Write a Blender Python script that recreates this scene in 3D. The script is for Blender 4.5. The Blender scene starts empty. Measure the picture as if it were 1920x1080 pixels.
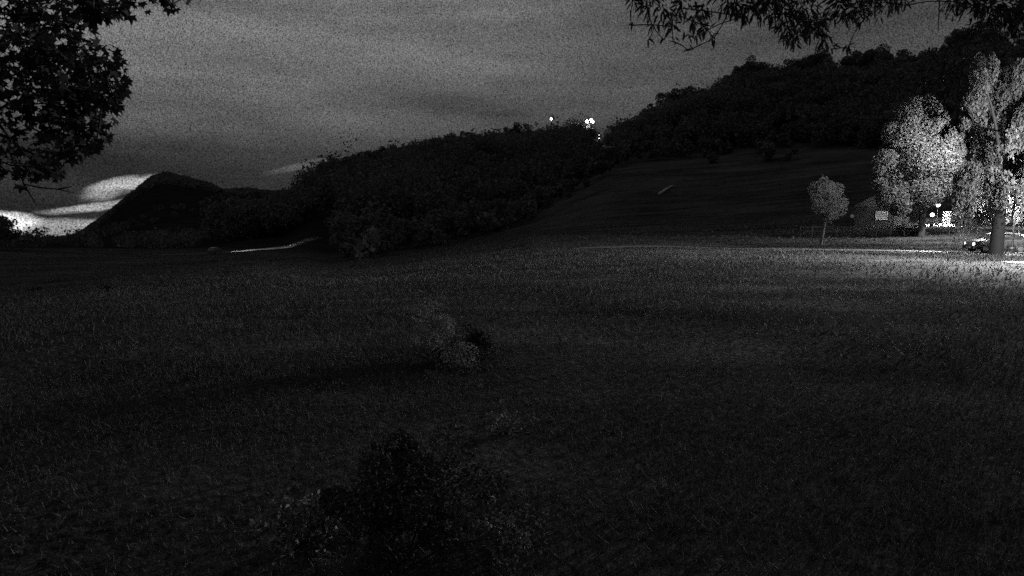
import bpy, bmesh, math, random
import numpy as np
from mathutils import Vector, Matrix

random.seed(7)
RNG = np.random.default_rng(7)
SC = bpy.context.scene
COL = SC.collection

# ------------------------------------------------------------------ camera
FPX = 1150.0                      # focal length in photo pixels (1920 wide)
CAMH = 3.0
PITCH = math.atan(140.0 / FPX)    # horizon sits at photo row 400
cd = bpy.data.cameras.new("camera")
cd.sensor_width = 36.0
cd.lens = 36.0 * FPX / 1920.0
cd.clip_start = 0.05
cd.clip_end = 20000
cam = bpy.data.objects.new("camera", cd)
cam.location = (0, 0, CAMH)
cam.rotation_euler = (math.radians(90) - PITCH, 0, 0)
COL.objects.link(cam)
SC.camera = cam


def ray(px, py):
    f = Vector((0, math.cos(PITCH), -math.sin(PITCH))); u = Vector((0, math.sin(PITCH), math.cos(PITCH)))
    return f * FPX + u * (540 - py) + Vector((1, 0, 0)) * (px - 960)


def at(px, py, Y):
    d = ray(px, py)
    return Vector((0, 0, CAMH)) + d * (Y / d.y)


def azel(px, py):
    d = ray(px, py).normalized()
    return math.atan2(d.x, d.y), math.asin(d.z)


# ------------------------------------------------------------------ night sky
W = bpy.data.worlds.new("World")
SC.world = W
W.use_nodes = True
nt = W.node_tree
nt.nodes.clear()


class NB:
    """tiny helper that writes math node chains"""
    def __init__(self, tree): self.t = tree
    def n(self, kind, **kw):
        nd = self.t.nodes.new(kind)
        for k, v in kw.items(): setattr(nd, k, v)
        return nd
    def put(self, sock, v):
        if isinstance(v, (int, float)): sock.default_value = v
        else: self.t.links.new(v, sock)
    def m(self, op, a, b=0.0, c=0.0, clamp=False):
        nd = self.n('ShaderNodeMath', operation=op, use_clamp=clamp)
        self.put(nd.inputs[0], a); self.put(nd.inputs[1], b); self.put(nd.inputs[2], c)
        return nd.outputs[0]
    def ramp(self, x, pts):
        nd = self.n('ShaderNodeFloatCurve')
        cv = nd.mapping.curves[0]
        xs = [p[0] for p in pts]; lo, hi = min(xs), max(xs)
        self.put(nd.inputs['Value'], self.m('DIVIDE', self.m('SUBTRACT', x, lo), hi - lo, clamp=True))
        P = [((a - lo) / (hi - lo), b) for a, b in pts]
        cv.points[0].location = P[0]; cv.points[-1].location = P[-1]
        for p in P[1:-1]: cv.points.new(*p)
        for p in cv.points: p.handle_type = 'AUTO_CLAMPED'
        nd.mapping.update()
        return nd.outputs[0]


b = NB(nt)
tc = b.n('ShaderNodeTexCoord')
sep = b.n('ShaderNodeSeparateXYZ'); nt.links.new(tc.outputs['Generated'], sep.inputs[0])
AZ = b.m('MULTIPLY', b.m('ARCTAN2', sep.outputs[0], sep.outputs[1]), 57.29578)
EL = b.m('MULTIPLY', b.m('ARCSINE', sep.outputs[2]), 57.29578)
# twilight glow that shows through the gaps of the cloud deck
GLOW_K = 1.0
sky = b.n('ShaderNodeTexSky', sky_type='NISHITA')
sky.sun_disc = False
sky.sun_elevation = math.radians(-2.0)
sky.sun_rotation = math.radians(-43)
sky.dust_density = 2.0
cv_ = b.n('ShaderNodeCombineXYZ')          # the valley lies below us: the glow goes on under the level horizon
nt.links.new(sep.outputs[0], cv_.inputs[0]); nt.links.new(sep.outputs[1], cv_.inputs[1])
nt.links.new(b.m('MAXIMUM', b.m('ADD', sep.outputs[2], .06), .02), cv_.inputs[2])
nt.links.new(cv_.outputs[0], sky.inputs[0])
bw = b.n('ShaderNodeRGBToBW'); nt.links.new(sky.outputs[0], bw.inputs[0])
GLOW = b.m('MULTIPLY', bw.outputs[0], GLOW_K)


def wnoise(scale, stretch=(1, 1, 1), detail=3.0, rot=(0, 0, 0), loc=(0, 0, 0)):
    mp = b.n('ShaderNodeMapping'); nt.links.new(tc.outputs['Generated'], mp.inputs[0])
    mp.inputs['Scale'].default_value = stretch; mp.inputs['Rotation'].default_value = rot; mp.inputs['Location'].default_value = loc
    nz = b.n('ShaderNodeTexNoise'); nz.inputs['Scale'].default_value = scale; nz.inputs['Detail'].default_value = detail
    nt.links.new(mp.outputs[0], nz.inputs[0])
    return nz.outputs['Fac']


SKY_K = 0.165
deck_el = b.ramp(EL, [(-4, .14), (1, .17), (3, .19), (6, .38), (10, .80), (18, 1.0), (90, .95)])
deck_az = b.ramp(AZ, [(-180, .55), (-90, .85), (-40, 1.0), (-25, 1.0), (-10, .88), (3, .70), (15, .50), (35, .42), (90, .42), (180, .55)])
streak = wnoise(3.4, (1, 1, 6.5), 5.0, (0, math.radians(24), 0), (.196, 0, .624))
mott = wnoise(14, (1, 1, 2.5), 3.0)
tex = b.m('MULTIPLY', b.m('ADD', 0.20, b.m('MULTIPLY', streak, 1.6)), b.m('ADD', 0.90, b.m('MULTIPLY', mott, 0.2)))
DECK = b.m('MULTIPLY', b.m('MULTIPLY', b.m('MULTIPLY', deck_el, deck_az), SKY_K), tex)
wob = b.m('MULTIPLY', b.m('SUBTRACT', wnoise(11, (1, 1, 3), 7.0), 0.5), 2.4)
rag = b.m('ADD', .45, b.m('MULTIPLY', wnoise(16, (1, 1, 5), 6.0), 1.0))


def gap(p0, p1, thick, soft=0.8, wobk=1.0):
    """a long opening in the deck between two sky directions; thick = half height in degrees"""
    (a0, e0), (a1, e1) = [[math.degrees(v) for v in azel(*p)] for p in (p0, p1)]
    ca, ce = (a0 + a1) / 2, (e0 + e1) / 2
    dx, dy = a1 - a0, e1 - e0
    L = math.hypot(dx, dy); dx, dy = dx / L, dy / L
    A = b.m('SUBTRACT', AZ, ca); E = b.m('ADD', b.m('SUBTRACT', EL, ce), b.m('MULTIPLY', wob, wobk))
    u = b.m('DIVIDE', b.m('ADD', b.m('MULTIPLY', A, dx), b.m('MULTIPLY', E, dy)), L / 2)
    v = b.m('DIVIDE', b.m('SUBTRACT', b.m('MULTIPLY', E, dx), b.m('MULTIPLY', A, dy)), thick)
    q = b.m('SUBTRACT', 1.0, b.m('ADD', b.m('MULTIPLY', u, u), b.m('MULTIPLY', v, v)))
    nd = b.n('ShaderNodeMapRange', interpolation_type='SMOOTHSTEP')
    b.put(nd.inputs['Value'], q); nd.inputs['From Min'].default_value = 0; nd.inputs['From Max'].default_value = soft
    return nd.outputs[0]


GAPS = [(gap((140, 370), (345, 320), 0.80, 1.0, .9), 0.95),
        (gap((50, 400), (300, 372), 0.40, 1.0, .45), 0.85),
        (gap((-80, 440), (300, 418), 1.05, 1.0, .8), 0.95),
        (gap((-160, 416), (92, 414), 0.85, 1.0, .7), 3.0),
        (gap((-700, 430), (-170, 400), 0.9, .8, .6), 2.4),
        (gap((480, 330), (660, 290), 0.40, 1.0, .3), 0.14)]
acc = None
for g, k in GAPS:
    v = b.m('MULTIPLY', g, k)
    acc = v if acc is None else b.m('ADD', acc, v)
SKYL = b.m('ADD', DECK, b.m('MULTIPLY', b.m('MULTIPLY', acc, rag), GLOW))
grain = wnoise(640, (1, 1, 1), 0.0)
SKYL = b.m('MULTIPLY', SKYL, b.m('MAXIMUM', b.m('ADD', 1.0, b.m('MULTIPLY', b.m('SUBTRACT', grain, .5), 2.2)), .1))
comb = b.n('ShaderNodeCombineColor')
for i in range(3): nt.links.new(SKYL, comb.inputs[i])
bg = b.n('ShaderNodeBackground'); nt.links.new(comb.outputs[0], bg.inputs[0])
bg.inputs[1].default_value = 1.0
wo = b.n('ShaderNodeOutputWorld'); nt.links.new(bg.outputs[0], wo.inputs[0])

vs = SC.view_settings
vs.view_transform = 'Standard'; vs.look = 'None'; vs.exposure = 0; vs.gamma = 1; vs.use_curve_mapping = False
SC.cycles.use_denoising = False
SC.cycles.use_adaptive_sampling = True
SC.cycles.adaptive_threshold = 0.012
SC.cycles.adaptive_min_samples = 24
SC.cycles.max_bounces = 5
SC.cycles.diffuse_bounces = 2
SC.cycles.sample_clamp_indirect = 2.0

# ------------------------------------------------------------------ materials (a monochrome night: neutral greys)
MATS = {}


def mat(name, val, rough=0.9, var=0.35, scale=6.0, island=False, metallic=0.0, emit=0.0, translucent=0.0, bump=0.0, spec=0.2):
    if name in MATS: return MATS[name]
    m = bpy.data.materials.new(name); m.use_nodes = True
    t = m.node_tree; q = NB(t)
    p = t.nodes['Principled BSDF']; out = t.nodes['Material Output']
    p.inputs['Roughness'].default_value = rough; p.inputs['Metallic'].default_value = metallic
    p.inputs['Specular IOR Level'].default_value = spec
    if emit > 0:
        p.inputs['Base Color'].default_value = (val, val, val, 1)
        p.inputs['Emission Color'].default_value = (1, 1, 1, 1); p.inputs['Emission Strength'].default_value = emit
    else:
        tcx = q.n('ShaderNodeTexCoord')
        nz = q.n('ShaderNodeTexNoise'); nz.inputs['Scale'].default_value = scale; nz.inputs['Detail'].default_value = 5
        t.links.new(tcx.outputs['Object'], nz.inputs[0])
        fac = nz.outputs['Fac']
        if island:
            g = q.n('ShaderNodeNewGeometry')
            fac = q.m('ADD', q.m('MULTIPLY', g.outputs['Random Per Island'], 0.6), q.m('MULTIPLY', fac, 0.4))
        v = q.m('MULTIPLY', q.m('ADD', 1.0 - var, q.m('MULTIPLY', fac, 2 * var)), val)
        cc = q.n('ShaderNodeCombineColor')
        for i in range(3): t.links.new(v, cc.inputs[i])
        t.links.new(cc.outputs[0], p.inputs['Base Color'])
        if bump:
            bp = q.n('ShaderNodeBump'); bp.inputs['Strength'].default_value = bump
            t.links.new(nz.outputs['Fac'], bp.inputs['Height']); t.links.new(bp.outputs[0], p.inputs['Normal'])
        if translucent:
            tr = q.n('ShaderNodeBsdfTranslucent'); t.links.new(cc.outputs[0], tr.inputs[0])
            mx = q.n('ShaderNodeMixShader'); mx.inputs[0].default_value = translucent
            t.links.new(p.outputs[0], mx.inputs[1]); t.links.new(tr.outputs[0], mx.inputs[2])
            t.links.new(mx.outputs[0], out.inputs[0])
    MATS[name] = m
    return m


def ground_material():
    m = bpy.data.materials.new('meadow'); m.use_nodes = True
    t = m.node_tree; q = NB(t); p = t.nodes['Principled BSDF']
    p.inputs['Roughness'].default_value = 1.0; p.inputs['Specular IOR Level'].default_value = 0.0
    tcx = q.n('ShaderNodeTexCoord')
    def nz(sc, stretch=(1, 1, 1), det=4, rot=0):
        mp = q.n('ShaderNodeMapping'); t.links.new(tcx.outputs['Object'], mp.inputs[0])
        mp.inputs['Scale'].default_value = stretch; mp.inputs['Rotation'].default_value = (0, 0, rot)
        n = q.n('ShaderNodeTexNoise'); n.inputs['Scale'].default_value = sc; n.inputs['Detail'].default_value = det
        t.links.new(mp.outputs[0], n.inputs[0]); return n.outputs['Fac']
    big = nz(0.05, (1, 2.2, 1)); mid = nz(0.5); fine = nz(7.0, det=6); strip = nz(0.25, (.12, 1.6, 1), 2, math.radians(12))
    v = q.m('ADD', q.m('ADD', q.m('MULTIPLY', big, .11), q.m('MULTIPLY', mid, .06)), q.m('ADD', q.m('ADD', q.m('MULTIPLY', fine, .13), q.m('MULTIPLY', nz(38.0, det=3), .10)), q.m('MULTIPLY', strip, .10)))
    v = q.m('MAXIMUM', q.m('SUBTRACT', v, 0.194), 0.010)
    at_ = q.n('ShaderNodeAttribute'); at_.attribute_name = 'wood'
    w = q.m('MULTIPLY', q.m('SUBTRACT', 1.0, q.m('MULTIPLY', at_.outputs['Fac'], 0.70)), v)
    cc = q.n('ShaderNodeCombineColor')
    for i in range(3): t.links.new(w, cc.inputs[i])
    t.links.new(cc.outputs[0], p.inputs['Base Color'])
    bp = q.n('ShaderNodeBump'); bp.inputs['Strength'].default_value = 0.6; bp.inputs['Distance'].default_value = 0.15
    t.links.new(fine, bp.inputs['Height']); t.links.new(bp.outputs[0], p.inputs['Normal'])
    return m


M_LEAF_NEAR = mat('leaf_dark', 0.042, 0.9, .35, 3, True, translucent=.12, spec=.03)
M_LEAF_TREE = mat('leaf_park', 0.12, 0.9, .35, .6, True, translucent=.5, spec=.05)
M_LEAF_WILLOW = mat('leaf_willow', 0.12, 0.9, .35, .6, True, translucent=.5, spec=.05)
M_LEAF_FOREST = mat('leaf_forest', 0.11, 0.9, .75, .03, True, translucent=.3)
M_BARK = mat('bark', 0.045, .95, .5, 9, bump=.8)
M_BARK_SHADED = mat('bark_shaded', 0.018, .8, .5, 9, bump=.8)  # darker bark: shade on the weeping tree's trunk front put into the colour
M_BARK_PALE = mat('bark_pale', 0.16, .95, .45, 9, bump=.6)
M_GRASS = mat('grass_blades', 0.060, .9, .95, .7, True, translucent=.15)
M_SHRUB = mat('shrub_leaf', 0.14, .7, .6, 1.2, True, translucent=.15)
M_GRAVEL = mat('gravel', 0.34, .95, .35, 5, bump=.4)
M_ASPHALT = mat('asphalt', 0.05, .9, .3, 4)
M_DIRT = mat('dirt', 0.12, .95, .4, 3, bump=.4)
M_METAL = mat('dark_metal', 0.05, .5, .2, 5, metallic=.6)
M_LAMP = mat('lamp_glass', 0.8, .3, emit=14.0)
M_LAMP_DIM = mat('lamp_glass_dim', 0.5, .3, emit=.05)
M_LAMP_FAR = mat('lamp_glass_far', 0.8, .3, emit=9.0)
M_STONE = mat('pale_stone', 0.42, .9, .25, 6, bump=.3)
M_WOOD = mat('weathered_wood', 0.075, .9, .4, 6, bump=.3)
M_PAINT = mat('car_paint', 0.10, .3, .06, 2, metallic=.3, spec=.5)
M_GLASS = mat('car_glass', 0.02, .08, .1, 2, spec=.6)
M_TYRE = mat('tyre_rubber', 0.025, .9, .2, 5)
M_RIM = mat('rim_alloy', 0.35, .35, .1, 5, metallic=.8)
M_HEAD = mat('headlight_glass', 0.8, .2, emit=40.0)
M_TAIL = mat('tail_lens', 0.10, .2, .1, 4)
M_WALL = mat('render_wall', 0.035, .95, .2, 2)
M_ROOF = mat('roof_tile', 0.06, .9, .3, 4)
M_PANE = mat('lit_pane', 0.8, .3, emit=10.0)
M_PANE_DIM = mat('lit_pane_dim', 0.2, .3, emit=.045)


# ------------------------------------------------------------------ object helpers
def tag(o, label=None, cat=None, group=None, kind=None):
    if label: o['label'] = label
    if cat: o['category'] = cat
    if group: o['group'] = group
    if kind: o['kind'] = kind
    return o


def link(name, me, m=None, parent=None, loc=None):
    o = bpy.data.objects.new(name, me); COL.objects.link(o)
    if m is not None and me is not None and not me.materials: me.materials.append(m)
    if parent: o.parent = parent
    if loc is not None: o.location = loc
    return o


def empty(name, loc, rz=0.0):
    o = bpy.data.objects.new(name, None); COL.objects.link(o)
    o.location = loc; o.rotation_euler = (0, 0, rz); o.empty_display_size = .2
    return o


def mesh_np(name, V, F):
    """V (n,3); F (k,3) or (k,4) arrays -> mesh, built with foreach_set"""
    V = np.asarray(V, np.float32); F = np.asarray(F, np.int32)
    me = bpy.data.meshes.new(name)
    k, w = F.shape
    me.vertices.add(len(V)); me.vertices.foreach_set('co', V.ravel())
    me.loops.add(k * w); me.loops.foreach_set('vertex_index', F.ravel())
    me.polygons.add(k); me.polygons.foreach_set('loop_start', np.arange(0, k * w, w, dtype=np.int32))
    me.update(calc_edges=True)
    return me


class MB:
    def __init__(self): self.v = []; self.f = []
    def box(self, c, s, rz=0.0, taper=1.0):
        n = len(self.v); R = Matrix.Rotation(rz, 3, 'Z')
        for z in (-1, 1):
            k = taper if z > 0 else 1
            for x, y in ((-1, -1), (1, -1), (1, 1), (-1, 1)):
                self.v.append(tuple(Vector(c) + R @ Vector((x * s[0] / 2 * k, y * s[1] / 2 * k, z * s[2] / 2))))
        self.f += [tuple(n + i for i in q) for q in ((3, 2, 1, 0), (4, 5, 6, 7), (0, 1, 5, 4), (1, 2, 6, 5), (2, 3, 7, 6), (3, 0, 4, 7))]
        return self
    def tube(self, pts, rad, seg=8, cap=True):
        pts = [Vector(p) for p in pts]; n0 = len(self.v); N = len(pts)
        ref = Vector((0.13, 0.97, 0.2))
        for i, p in enumerate(pts):
            d = (pts[min(i + 1, N - 1)] - pts[max(i - 1, 0)]).normalized()
            if abs(d.dot(ref)) > .95: ref = Vector((0.9, -.2, .3))
            a = d.cross(ref).normalized(); c = d.cross(a).normalized()
            r = rad[i] if isinstance(rad, (list, tuple)) else rad
            for k in range(seg):
                t = 2 * math.pi * k / seg
                self.v.append(tuple(p + a * (r * math.cos(t)) + c * (r * math.sin(t))))
        for i in range(N - 1):
            for k in range(seg):
                k2 = (k + 1) % seg
                self.f.append((n0 + i * seg + k, n0 + i * seg + k2, n0 + (i + 1) * seg + k2, n0 + (i + 1) * seg + k))
        if cap:
            self.f.append(tuple(n0 + k for k in reversed(range(seg))))
            self.f.append(tuple(n0 + (N - 1) * seg + k for k in range(seg)))
        return self
    def lathe(self, prof, c=(0, 0, 0), seg=16, axis='Z'):
        n0 = len(self.v); N = len(prof)
        for r, z in prof:
            for k in range(seg):
                t = 2 * math.pi * k / seg
                x, y = r * math.cos(t), r * math.sin(t)
                p = (x, y, z) if axis == 'Z' else ((z, x, y) if axis == 'X' else (x, z, y))
                self.v.append((c[0] + p[0], c[1] + p[1], c[2] + p[2]))
        for i in range(N - 1):
            for k in range(seg):
                k2 = (k + 1) % seg
                self.f.append((n0 + i * seg + k, n0 + i * seg + k2, n0 + (i + 1) * seg + k2, n0 + (i + 1) * seg + k))
        self.f.append(tuple(n0 + k for k in reversed(range(seg)))); self.f.append(tuple(n0 + (N - 1) * seg + k for k in range(seg)))
        return self
    def mesh(self, name, smooth=False):
        me = bpy.data.meshes.new(name); me.from_pydata(self.v, [], self.f); me.update()
        if smooth: me.polygons.foreach_set('use_smooth', [True] * len(me.polygons))
        return me
    def build(self, name, m, parent=None, smooth=False, loc=None):
        return link(name, self.mesh(name, smooth), m, parent, loc)


def copy_tree(o, parent=None):
    c = o.copy(); COL.objects.link(c)
    if parent: c.parent = parent
    for ch in o.children: copy_tree(ch, c)
    return c


# ------------------------------------------------------------------ terrain
def smooth_tab(tab, xs):
    X = np.array([t[0] for t in tab], float); Y = np.array([t[1] for t in tab], float)
    return np.interp(xs, X, Y)


def z_at(px, py, r):
    """height of a point seen at pixel at horizontal range r"""
    d = ray(px, py)
    return CAMH + d.z * r / math.hypot(d.x, d.y)


# control columns: px, z60, z110, foot range, foot row, ridge range, ridge row (bare ground row), far range, far row
TREE_H = 11.0
COLS = [
    # px    z60   z110   F    yF    D    yD    farD  yfar
    (-500, -4.0, -8.0, 200, 462, 420, 458, 1500, 430),
    (-150, -4.0, -7.5, 200, 466, 420, 460, 1500, 440),
    (0,    -3.6, -7.0, 200, 468, 420, 459, 1500, 450),
    (100,  -3.3, -6.6, 200, 469, 420, 459, 1500, 452),
    (150,  -3.2, -6.4, 200, 469, 420, 458, 1500, 447),
    (200,  -3.0, -6.2, 200, 469, 420, 456, 1500, 414),
    (250,  -2.9, -6.0, 200, 469, 420, 454, 1500, 378),
    (300,  -2.8, -5.8, 200, 469, 420, 452, 1500, 348),
    (328,  -2.7, -5.7, 200, 469, 420, 450, 1500, 339),
    (365,  -2.6, -5.6, 200, 469, 420, 447, 1500, 345),
    (400,  -2.5, -5.4, 190, 470, 400, 444, 1500, 349),
    (430,  -2.4, -5.2, 180, 471, 380, 440, 1500, 365),
    (480,  -2.2, -5.0, 170, 474, 350, 428, 1500, 363),
    (540, -2.6, -5.4, 165, 478, 340, 402, 1500, 364),
    (575, -2.8, -5.6, 162, 480, 345, 362, 1500, 360),
    (620, -3, -6, 165, 488, 350, 327, 1500, 360),
    (700, -2.7, -5.3, 168, 479, 360, 322, 1500, 365),
    (740, -2.5, -4.8, 170, 473, 365, 302, 1500, 370),
    (800, -2, -3.9, 175, 463, 380, 284, 1500, 370),
    (850, -1.7, -3.2, 180, 454, 385, 284, 1500, 370),
    (930, -1.2, -2, 190, 436, 395, 266, 1500, 370),
    (1000, -0.65, -0.6, 205, 408, 400, 266, 1500, 370),
    (1100, -0.35, 0.15, 235, 332, 405, 263, 1500, 370),
    (1140, -0.25, 0.35, 248, 308, 395, 272, 1500, 370),
    (1190, -0.12, 0.55, 256, 294, 385, 248, 1500, 370),
    (1240, -0.04, 0.75, 260, 286, 375, 212, 1500, 370),
    (1300, 0, 0.9, 260, 283, 365, 194, 1500, 370),
    (1370, 0, 1.1, 256, 281, 355, 160, 1500, 370),
    (1440, 0.05, 1.3, 250, 280, 345, 149, 1500, 370),
    (1520, 0.1, 1.5, 245, 280, 335, 144, 1500, 370),
    (1620, 0.15, 1.7, 240, 281, 325, 144, 1500, 370),
    (1690, 0.2,  2.0, 236, 283, 320, 142, 1500, 370),
    (1760, 0.2,  2.2, 232, 285, 310, 112, 1500, 370),
    (1820, 0.2,  2.2, 230, 286, 305, 114, 1500, 370),
    (1920, 0.2,  2.2, 228, 288, 300, 122, 1500, 370),
    (2400, 0.2,  2.2, 225, 290, 300, 135, 1500, 370),
]
KR = None
AZC, RC, ZC, FC, DC = [], [], [], [], []
for (px, z60, z110, F, yF, D, yD, fd, yf) in COLS:
    AZC.append(math.atan2(px - 960, FPX * math.cos(PITCH)))   # close enough to the true bearing of the column
    RC.append([0, 14, 60, 110, F, D, D + 130, fd * .55, fd, fd + 900, 6500])
    yD += 11 if px >= 540 else 0
    zF, zD, zf_ = z_at(px, yF, F), z_at(px, yD, D), z_at(px, yf, fd)
    mid = zD * .75 if zD > 15 else zD + .12 * (zf_ - zD)
    mz = .45 * zf_ if zf_ > 0 else zD + .5 * (zf_ - zD)
    ZC.append([0, 0, z60, z110, zF, zD, mid, mz, zf_, zf_ - 60, -420])
    FC.append(F); DC.append(D)
back = [0, 14, 60, 110, 160, 340, 500, 850, 1500, 2400, 6500]
for a in (-math.pi, math.pi):
    i = 0 if a < 0 else len(AZC)
    AZC.insert(i, a); RC.insert(i, back); ZC.insert(i, [0, 0, -.5, -1, -1.5, 8, 15, 30, 45, 20, 0]); FC.insert(i, 160); DC.insert(i, 340)
AZC = np.array(AZC); RC = np.array(RC, float); ZC = np.array(ZC, float); FC = np.array(FC, float); DC = np.array(DC, float)


def hermite(R, Z, r):
    h = np.diff(R); d = np.diff(Z) / h
    m = np.zeros_like(Z); m[0] = d[0]; m[-1] = d[-1]
    same = d[:-1] * d[1:] > 0
    w = np.where(same, 2 * d[:-1] * d[1:] / np.where(same, d[:-1] + d[1:], 1), 0)
    m[1:-1] = w
    i = np.clip(np.searchsorted(R, r) - 1, 0, len(R) - 2)
    t = (r - R[i]) / h[i]
    return ((1 + 2 * t) * (1 - t) ** 2 * Z[i] + t * (1 - t) ** 2 * h[i] * m[i] + t * t * (3 - 2 * t) * Z[i + 1] + t * t * (t - 1) * h[i] * m[i + 1])


GAZ = np.concatenate([np.radians(np.arange(-180, -56, 4.0)), np.radians(np.arange(-56, 56, .5)), np.radians(np.arange(56, 180, 4.0))])
GR = np.concatenate([[0.0], np.geomspace(.8, 6400, 150)])
GZ = np.zeros((len(GAZ), len(GR)))
for i, a in enumerate(GAZ):
    Rr = np.array([np.interp(a, AZC, RC[:, k]) for k in range(RC.shape[1])])
    Zr = np.array([np.interp(a, AZC, ZC[:, k]) for k in range(ZC.shape[1])])
    GZ[i] = hermite(Rr, Zr, GR)
XX = np.sin(GAZ)[:, None] * GR[None]; YY = np.cos(GAZ)[:, None] * GR[None]
amp = np.clip(GR / 12, 0, 1)[None]
GZ += amp * (.05 * np.sin(XX * .31 + 1) * np.cos(YY * .27) + .035 * np.sin(XX * .71 + YY * .53)) * (GR < 400)[None]
farm = (GR > 700) & (GR < 3000)
GZ += farm[None] * np.clip(GZ / 60, 0, 1) * (3.0 * np.sin(XX * .11 + 2) * np.sin(YY * .03) + 3.5 * np.sin(XX * .045 + 1.1 + YY * .02) + 2.5 * np.sin(XX * .021 + YY * .013) + 1.5 * np.sin(XX * .07) * np.cos(YY * .05))
GZ[:, 0] = 0


def zf(x, y):
    x = np.asarray(x, float); y = np.asarray(y, float)
    r = np.hypot(x, y); a = np.arctan2(x, y)
    i = np.clip(np.searchsorted(GAZ, a) - 1, 0, len(GAZ) - 2); j = np.clip(np.searchsorted(GR, r) - 1, 0, len(GR) - 2)
    u = np.clip((a - GAZ[i]) / (GAZ[i + 1] - GAZ[i]), 0, 1); v = np.clip((r - GR[j]) / (GR[j + 1] - GR[j]), 0, 1)
    return (GZ[i, j] * (1 - u) + GZ[i + 1, j] * u) * (1 - v) + (GZ[i, j + 1] * (1 - u) + GZ[i + 1, j + 1] * u) * v


def gp(x, y, dz=0.0): return Vector((x, y, float(zf(x, y)) + dz))


def ground_hit(px, py, rmin=4.0, rmax=1400.0):
    d = ray(px, py); h = math.hypot(d.x, d.y)
    rs = np.geomspace(rmin, rmax, 6000)
    x, y, z = d.x / h * rs, d.y / h * rs, CAMH + d.z / h * rs
    below = np.nonzero(z <= zf(x, y))[0]
    k = below[0] if len(below) else len(rs) - 1
    return gp(x[k], y[k])


na, nr = len(GAZ), len(GR)
V = np.stack([XX, YY, GZ], -1).reshape(-1, 3)
idx = np.arange(na * nr).reshape(na, nr)
i0, i1 = idx, np.roll(idx, -1, 0)
F = np.stack([i0[:, :-1], i0[:, 1:], i1[:, 1:], i1[:, :-1]], -1).reshape(-1, 4)
me = mesh_np('ground', V, F)
me.polygons.foreach_set('use_smooth', np.ones(len(me.polygons), bool))
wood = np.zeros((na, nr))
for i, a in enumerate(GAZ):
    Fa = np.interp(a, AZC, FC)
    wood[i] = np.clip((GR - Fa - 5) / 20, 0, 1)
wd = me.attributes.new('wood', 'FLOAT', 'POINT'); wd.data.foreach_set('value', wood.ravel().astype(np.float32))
tag(link('ground', me, ground_material()), 'dark sloping grass meadow and valley floor below the wooded hills', kind='structure')


PATHS = []


def ribbon(name, m, pts, width, label, dz=.03):
    """a path or road laid on the ground along pts"""
    P = [Vector((p[0], p[1])) for p in pts]
    PATHS.append((P, (max(width) if isinstance(width, (list, tuple)) else width) * .5))
    dense = []
    for q0, q1 in zip(P[:-1], P[1:]):
        n = max(2, int((q1 - q0).length / 1.0))
        dense += [q0.lerp(q1, k / n) for k in range(n)]
    dense.append(P[-1])
    ws = width if isinstance(width, (list, tuple)) else [width, width]
    V, F = [], []; K = 5
    for i, p in enumerate(dense):
        t = (dense[min(i + 1, len(dense) - 1)] - dense[max(i - 1, 0)]).normalized(); n = Vector((-t.y, t.x))
        w = ws[0] + (ws[1] - ws[0]) * i / (len(dense) - 1); w += .12 * math.sin(i * 1.7) * min(1, w / 2)
        for k in range(K):
            q = p + n * (w * (k / (K - 1) - .5)); V.append(tuple(gp(q.x, q.y, dz)))
    for i in range(len(dense) - 1):
        for k in range(K - 1):
            a = i * K + k; F.append((a, a + 1, a + K + 1, a + K))
    o = link(name, mesh_np(name, V, F), m)
    return tag(o, label, kind='structure')


pa, pb, pc = ground_hit(1080, 466), ground_hit(1500, 468.5), ground_hit(1990, 474)
ribbon('path', M_DIRT, [pa, pb, pc], 2.2, 'pale gravel path crossing the field in front of the parked car')
ra, rb_ = ground_hit(1722, 413.5), ground_hit(2020, 413.5)
ribbon('road', M_GRAVEL, [ra, rb_], 8.0, 'pale gravel road behind the trees, brightly lit under the lamps')
ra, rb_ = ground_hit(1735, 421.0), ground_hit(1960, 430.0)
ribbon('driveway', M_GRAVEL, [ra, rb_], 4.5, 'pale driveway branching in front of the lit road')
ra, rb_ = ground_hit(1885, 492.0), ground_hit(2150, 500.0)
ribbon('footpath', M_GRAVEL, [ra, rb_], 1.8, 'short pale footpath at the foot of the weeping tree')
va, vb, vc = ground_hit(290, 479), ground_hit(404, 475.0), ground_hit(540, 463)
ribbon('valley_road', M_ASPHALT, [va, vb, vc], 5.0, 'country road in the valley swept by a car headlight beam', .08)


# ------------------------------------------------------------------ leaves and trees
def quads(P, S, flat=0.0, aspect=.62, rng=RNG, axis=None):
    """diamond shaped leaf faces at P with half sizes S"""
    n = len(P)
    a = rng.normal(size=(n, 3)) if axis is None else axis + rng.normal(size=(n, 3)) * .35
    a[:, 2] *= (1 - flat); a /= np.linalg.norm(a, axis=1, keepdims=True)
    c = np.cross(a, rng.normal(size=(n, 3))); c /= np.linalg.norm(c, axis=1, keepdims=True) + 1e-9
    S = np.asarray(S)[:, None]
    V = np.stack([P - a * S, P + c * S * aspect - a * S * .15, P + a * S, P - c * S * aspect - a * S * .15], 1).reshape(-1, 3)
    F = np.arange(4 * n).reshape(n, 4)
    return V, F


def clumps_points(centers, radii, n, rng=RNG, shell=.55):
    """points in ellipsoidal clumps, denser near the shell"""
    k = rng.integers(0, len(centers), n) if not isinstance(n, np.ndarray) else n
    d = rng.normal(size=(len(k), 3)); d /= np.linalg.norm(d, axis=1, keepdims=True)
    r = rng.random(len(k)) ** (1 / 3 if shell == 0 else .33 * (1 - shell * .6))
    return centers[k] + d * r[:, None] * radii[k]


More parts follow.
